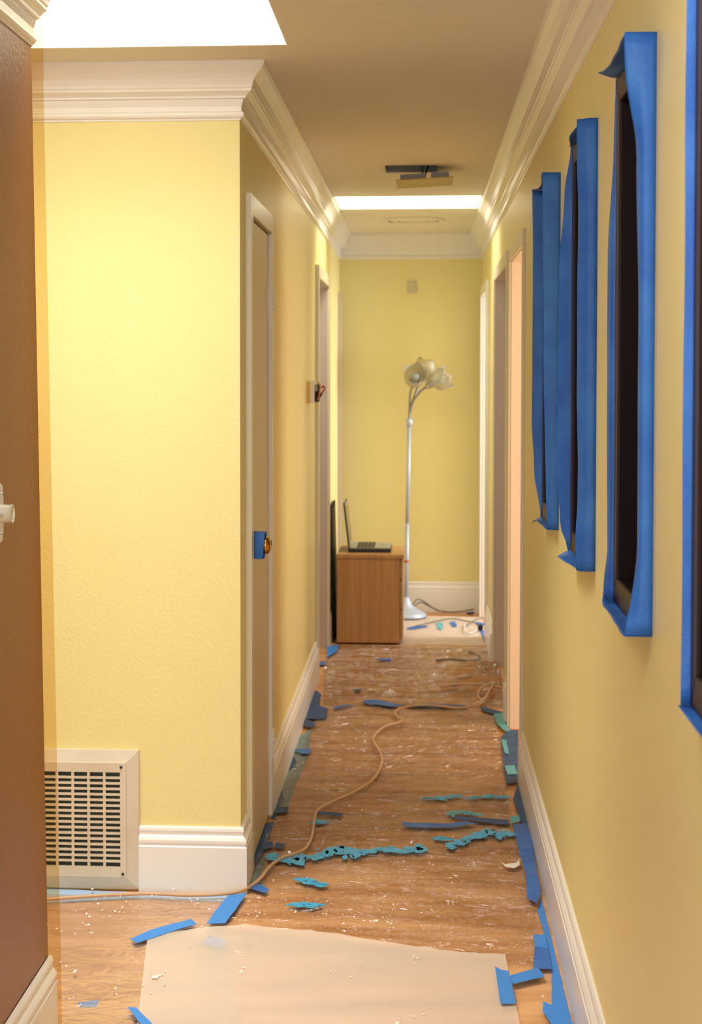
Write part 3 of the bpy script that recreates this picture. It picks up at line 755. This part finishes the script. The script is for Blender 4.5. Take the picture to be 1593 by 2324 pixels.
tape([(-0.532,7.250),(-0.511,7.138),(-0.458,7.102),(-0.460,7.062),(-0.500,7.032)], TD, 'curled navy tape end below the dusky patch on the left', z=.0155, lift=.008)
G = mat('grey blue tape under plastic', '6F8C92', 0.5, bump=(60, 0.5, 4), var=('8FA09A', 7, (1, 1, 1), 0.35, 0.7))
tape([(-0.519,6.896),(-0.480,7.072),(-0.456,6.591),(-0.463,6.295),(-0.472,6.096),(-0.473,5.875),(-0.471,5.738),(-0.493,5.736),(-0.497,5.873),(-0.512,5.998),(-0.519,6.304),(-0.517,6.545)], G, 'grey blue tape band showing through plastic along the left baseboard', z=.0028)
tape([(-0.509,5.179),(-0.493,5.145),(-0.492,4.970),(-0.466,4.853),(-0.509,4.816),(-0.518,4.831),(-0.515,4.916),(-0.510,5.114)], G, 'grey blue tape corner beside the white front baseboard end', z=.0026)
tape([(-1.184,4.816),(-1.118,4.799),(-0.827,4.773),(-0.519,4.758),(-0.539,4.703),(-0.818,4.721),(-1.087,4.665),(-1.146,4.661)], mat('pale blue tape', 'A9C6E6', .5), 'pale blue tape band along the foot of the grille wall', z=.0024)
# across the hall
tape([(-0.407,7.493),(-0.338,7.547),(-0.307,7.549),(-0.396,7.442)], T, 'short blue tape at the left end of the seam across the hall', z=.0125)
tape([(-0.272,7.646),(-0.198,7.665),(-0.133,7.588),(-0.078,7.525),(-0.140,7.503),(-0.267,7.574)], T, 'thick blue tape length on the seam across the hall', z=.0135, lift=.008)
tape([(-0.061,7.562),(0.029,7.595),(0.207,7.567),(0.215,7.515),(0.046,7.507),(-0.069,7.512)], TD, 'long navy tape length under the cord on the hall seam', z=.0125)
tape([(0.269,7.553),(0.369,7.426),(0.340,7.361),(0.274,7.458)], TD, 'navy tape at the right end of the seam across the hall', z=.0125)
tape([(-0.336,7.921),(-0.289,7.924),(-0.305,7.855)], TD, 'tiny navy tape scrap left of centre beyond the hall seam', z=.0125)
tape([(0.134,8.023),(0.172,8.035),(0.166,7.971)], TD, 'tiny navy tape scrap by the crumpled plastic on the right', z=.02)
tape([(-0.259,8.790),(-0.160,8.797),(-0.164,8.725),(-0.210,8.734)], T, 'short blue tape strip in front of the oak cabinet', z=.0125)
tape([(-0.363,5.678),(-0.267,5.656),(-0.278,5.611),(-0.364,5.640)], TD, 'navy tape strip crossed by the cord at the near plastic seam', z=.0145)
tape([(-0.065,5.562),(-0.031,5.550),(0.094,5.551),(0.147,5.576),(0.193,5.555),(0.100,5.501),(-0.030,5.492),(-0.063,5.514)], T, 'long blue tape strip across the plastic right of the cord', z=.0145, lift=.006)
tape([(0.113,5.648),(0.169,5.639),(0.297,5.611),(0.297,5.553),(0.200,5.580),(0.115,5.611)], TD, 'navy tape strip reaching the right baseboard above the long one', z=.0135)
tape([(-0.562,8.639),(-0.503,8.684),(-0.517,8.572),(-0.553,8.581)], T, 'small blue tape at the foot of the second left doorway', z=.0125)
tape([(-0.594,4.475),(-0.584,4.581),(-0.563,4.725),(-0.511,4.751),(-0.528,4.592),(-0.543,4.483)], TB, 'blue tape strip slanting from the front baseboard corner to the milky sheet', z=.0165)
tape([(-0.785,4.346),(-0.738,4.423),(-0.643,4.517),(-0.622,4.474),(-0.670,4.427),(-0.762,4.312)], TB, 'blue tape strip across the floor left of the milky sheet', z=.0145)
tape([(-0.574,4.406),(-0.522,4.360),(-0.531,4.298),(-0.595,4.348)], TB, 'blue tape seen softly through the far corner of the milky sheet', z=.0075)
tape([(-0.839,3.923),(-0.790,3.941),(-0.788,3.898),(-0.828,3.893)], TB, 'soft blue tape patch on the floor by the white baseboard end of the brown wall', z=.0018)
tape([(-0.704,3.859),(-0.683,3.858),(-0.623,3.755),(-0.652,3.753)], TB, 'blue tape tip at the bottom edge on the left part of the floor', z=.0185)
# around the end of the hall
tape([(-0.090,9.903),(-0.055,9.971),(0.033,10.001),(0.036,9.958),(-0.039,9.865),(-0.084,9.845)], T, 'thin blue tape line on the milky end sheet beside the cabinet', z=.0085)
tape([(0.090,10.115),(0.128,10.125),(0.129,9.941),(0.115,9.821),(0.093,9.923)], TT, 'teal blue tape patch in the middle of the milky end sheet', z=.0085)
tape([(0.172,10.155),(0.201,10.198),(0.215,10.063),(0.212,9.970),(0.187,9.978)], T, 'blue tape patch right of the teal one on the end sheet', z=.0085)
tape([(0.334,10.166),(0.369,10.148),(0.406,10.110),(0.400,10.026),(0.339,10.022)], T, 'blue tape strip by the foot of the far right door casing', z=.0085)
tape([(0.349,9.837),(0.405,9.841),(0.389,9.566),(0.359,9.409)], T, 'blue tape triangle before the far right doorway', z=.0085)
tape([(0.283,10.575),(0.338,10.623),(0.330,10.541),(0.292,10.517)], TD, 'navy tape scrap at the foot of the end baseboard', z=.0085)
tape([(-0.529,9.173),(-0.469,9.236),(-0.468,9.021),(-0.509,8.799)], TB, 'pale blue tape sheet left of the cabinet foot', z=.0125)

# dried paint and scraps
def smear(pts, ws, m, label, z=.0135, seed=0, nm='paint_smear', cat='paint smear', group='cyan paint smears'):
    """brushed-out flakes of dried paint along a line, denser in the middle"""
    P = spline([(x, y, 0) for x, y in pts], 10); rn = random.Random(seed); bm = bmesh.new()
    L = sum((b - a).length for a, b in zip(P, P[1:]))
    def flake(p, dx, dy):
        n = rn.randint(7, 10); ring = []
        for k in range(n):
            a = 2 * math.pi * k / n; q = rn.uniform(.55, 1.25)
            ring.append(bm.verts.new((p.x + dx * q * math.cos(a), p.y + dy * q * math.sin(a), z + p.z)))
        bm.faces.new(ring); low = [bm.verts.new(v.co - Vector((0, 0, .0012))) for v in ring]; bm.faces.new(low[::-1])
        for k in range(n): bm.faces.new((ring[k], ring[(k+1) % n], low[(k+1) % n], low[k]))
    rib = []
    for i, p in enumerate(P):
        h = ws * (.10 + .10 * abs(noise.noise(Vector((i * .8, seed, 4)))))
        rib.append((bm.verts.new((p.x, p.y + h, z - .0001)), bm.verts.new((p.x, p.y - h, z - .0001))))
    for (a, b), (c_, d) in zip(rib, rib[1:]): bm.faces.new((a, b, d, c_))
    cnt = int(40 + L * 200); zz = 0
    for q in range(cnt):
        t = rn.random() * (len(P) - 1); k = int(t); p = P[k].lerp(P[min(k + 1, len(P) - 1)], t - k)
        dens = .35 + .9 * abs(noise.noise(Vector((t * .16, seed, 2)))) * 1.6
        w = 1.5 * ws * dens; zz += 1
        big = rn.random() < .65
        p = Vector((p.x + rn.gauss(0, .008), p.y + max(-1, min(1, rn.gauss(0, .45 if big else .6))) * w * .6, (zz % 13) * .00012))
        flake(p, rn.uniform(.008, .022) if big else rn.uniform(.003, .008), w * (rn.uniform(.18, .42) if big else .12))
    return tag(obj(nm, bm, m), label, cat, group)
smear([(-0.480,5.145),(-0.436,5.102),(-0.393,5.101),(-0.324,5.169),(-0.257,5.194),(-0.189,5.193),(-0.128,5.229),(-0.060,5.229),(-0.001,5.249)], .065, M['cyan'], 'long cyan paint smear across the near hall plastic', seed=1)
smear([(0.087,5.274),(0.148,5.353),(0.188,5.410),(0.225,5.459),(0.253,5.428),(0.291,5.422)], .07, M['cyan'], 'cyan paint smear slanting toward the right baseboard', seed=2, z=.0145)
smear([(0.063,5.363),(0.072,5.379),(0.088,5.362)], .03, M['cyan'], 'small cyan paint blot between the two long smears', seed=3)
smear([(-0.363,4.898),(-0.331,4.874),(-0.292,4.856)], .05, M['cyan'], 'cyan paint blot on the near plastic, farther of a pair', seed=4)
smear([(-0.363,4.660),(-0.329,4.669),(-0.294,4.664)], .04, M['cyan'], 'cyan paint blot on the near plastic, nearer of a pair', seed=5)
smear([(0.016,5.879),(0.072,5.899),(0.143,5.940)], .022, M['cyan'], 'faint teal paint line on the middle plastic', seed=6, z=.012)
smear([(0.163,5.895),(0.247,5.928),(0.317,5.924)], .020, M['cyan'], 'faint teal paint line ending at the right baseboard', seed=7, z=.012)
smear([(-0.358,5.527),(-0.344,5.545),(-0.331,5.538)], .03, M['cyan'], 'small teal paint blot beside the cord', seed=8, z=.0135)
smear([(0.102,5.674),(0.144,5.710),(0.157,5.691),(0.197,5.673)], .035, M['teal'], 'pale teal paint smear beside the navy tape on the right', seed=9, z=.0135)
tape([(0.249,5.114),(0.261,5.087),(0.275,5.095),(0.289,5.081),(0.307,5.140),(0.306,5.083),(0.287,5.050),(0.260,5.065)], M['whitepaint'], 'torn white scrap at the right edge of the near plastic', z=.0165, nm='paper_scrap', cat='scrap', group='scraps')
bm = bmesh.new(); rnd = random.Random(3)
area_pts = [(-1.019,4.447),(-0.939,4.352),(-0.932,4.164),(-0.924,4.089),(-0.915,4.425),(-0.931,4.652),(-0.911,4.767),(-0.785,4.710),(-0.785,4.646),(-0.687,4.598),(-0.644,4.593),(-0.598,4.635),(-0.713,4.683),(-0.820,4.581),(-0.630,4.103),(-0.667,4.022),(-0.744,3.981),(-0.857,3.916),(-0.821,3.840),(-0.628,4.381),(-0.464,4.203),(-0.882,4.531),(-0.441,4.546)]
more = [(-0.466,4.200),(-0.171,4.116),(-0.172,4.487),(-0.114,4.513),(-0.099,4.503),(-0.055,4.521),(-0.092,4.674),(-0.005,5.090),(-0.221,4.584),(-0.291,4.613),(-0.003,4.213),(0.254,4.410),(0.264,4.013),(-0.009,3.845)]
for (x, y) in area_pts + more:
    for q in range(rnd.randint(2, 6)):
        px, py = x + rnd.gauss(0, .03), y + rnd.gauss(0, .05)
        if px > .30: continue
        r = rnd.uniform(.001, .0032) * (2.0 if rnd.random() < .12 else 1)
        n = 8; el = rnd.uniform(.5, 1.6)
        ring = [bm.verts.new((px + r * el * math.cos(2*math.pi*k/n) * rnd.uniform(.7, 1.2), py + 2 * r * math.sin(2*math.pi*k/n) * rnd.uniform(.7, 1.2), .0165)) for k in range(n)]
        bm.faces.new(ring); tip = [bm.verts.new(v.co - Vector((0, 0, .001))) for v in ring]; bm.faces.new(tip[::-1])
        for k in range(n): bm.faces.new((ring[k], ring[(k+1) % n], tip[(k+1) % n], tip[k]))
tag(obj('paint_spatter', bm, M['whitepaint']), 'white paint spatter over the near plastic sheets', 'paint spatter', kind='stuff')

# ------------------------------------------------------------------ cords
def cord(pts, r, m, label, nm='extension_cord', z=None, cat='cord', sub=8):
    P = [(x, y, (z[i] if z else .012 + r)) for i, (x, y) in enumerate(pts)]
    bm = bmesh.new(); tube(bm, spline(P, sub), r, 10)
    return tag(obj(nm, bm, m, smooth=True), label, cat)
cord([(-1.139,4.628),(-1.085,4.648),(-0.958,4.689),(-0.807,4.720),(-0.663,4.717),(-0.562,4.741),(-0.519,4.785),(-0.486,4.884),(-0.468,5.009),(-0.437,5.104),(-0.375,5.199),(-0.360,5.355),(-0.365,5.541),(-0.360,5.683),(-0.308,5.811),(-0.250,5.926),(-0.188,6.098),(-0.160,6.305),(-0.159,6.510),(-0.198,6.758),(-0.198,6.882),(-0.161,7.057),(-0.097,7.151),(-0.086,7.198),(-0.119,7.327),(-0.097,7.444),(-0.013,7.529),(0.088,7.516),(0.168,7.482),(0.250,7.548),(0.294,7.652)], .0052, M['cord'], 'beige extension cord winding down the hall floor')
lp = [(0.294,7.652),(0.267,7.692),(0.276,7.841),(0.313,7.931),(0.348,7.956),(0.326,7.823),(0.289,7.632),(0.229,7.526)]
cord(lp, .005, M['cord'], 'looped end of a beige cord by the right doorway', nm='cord_loop', z=[.022,.024,.03,.04,.045,.04,.03,.022])
cord([(0.093,7.961),(0.179,8.012),(0.286,7.996),(0.389,7.915)], .005, M['cord'], 'straight beige cord running into the right doorway', nm='power_cord', z=[.022,.025,.03,.03])
cord([(-.065,10.46),(-.03,10.49),(.01,10.52),(.07,10.54),(.13,10.54),(.18,10.54),(.25,10.55),(.335,10.57)], .004, M['greycord'], 'grey lamp cord from the floor lamp base along the end wall', nm='lamp_cord', z=[.06,.10,.085,.04,.018,.014,.016,.03])
cord([(-.06,10.48),(-.01,10.54),(.04,10.57),(.10,10.57),(.16,10.56)], .0035, M['greycord'], 'thin grey cord looping behind the lamp base', nm='lamp_cord', z=[.05,.075,.05,.02,.014])
cord([(-0.035,9.930),(0.056,10.086),(0.140,10.211),(0.197,10.250),(0.262,10.168),(0.341,10.072)], .0035, M['greycord'], 'thin dark cable arching over the blue tape on the end sheet', nm='cable')
cord([(0.272,9.951),(0.301,10.103),(0.347,10.243),(0.411,10.300)], .0035, M['greycord'], 'dark cable curving up to the far right doorway', nm='cable')
cord([(0.264,10.033),(0.255,9.773),(0.273,9.656),(0.315,9.746),(0.349,9.875),(0.387,9.943)], .0035, M['white'], 'white cable loop by the far right doorway', nm='cable')
cord([(0.076,8.716),(0.156,8.759),(0.239,8.727),(0.306,8.770),(0.301,8.885),(0.260,9.015)], .006, M['greycord'], 'dark cable under the crumpled plastic', nm='cable')
bm = B(.335, .365, 9.80, 9.86, .010, .045); tag(obj('plug', bm, M['black'], bev=.006), 'black plug by the far right doorway', 'plug')
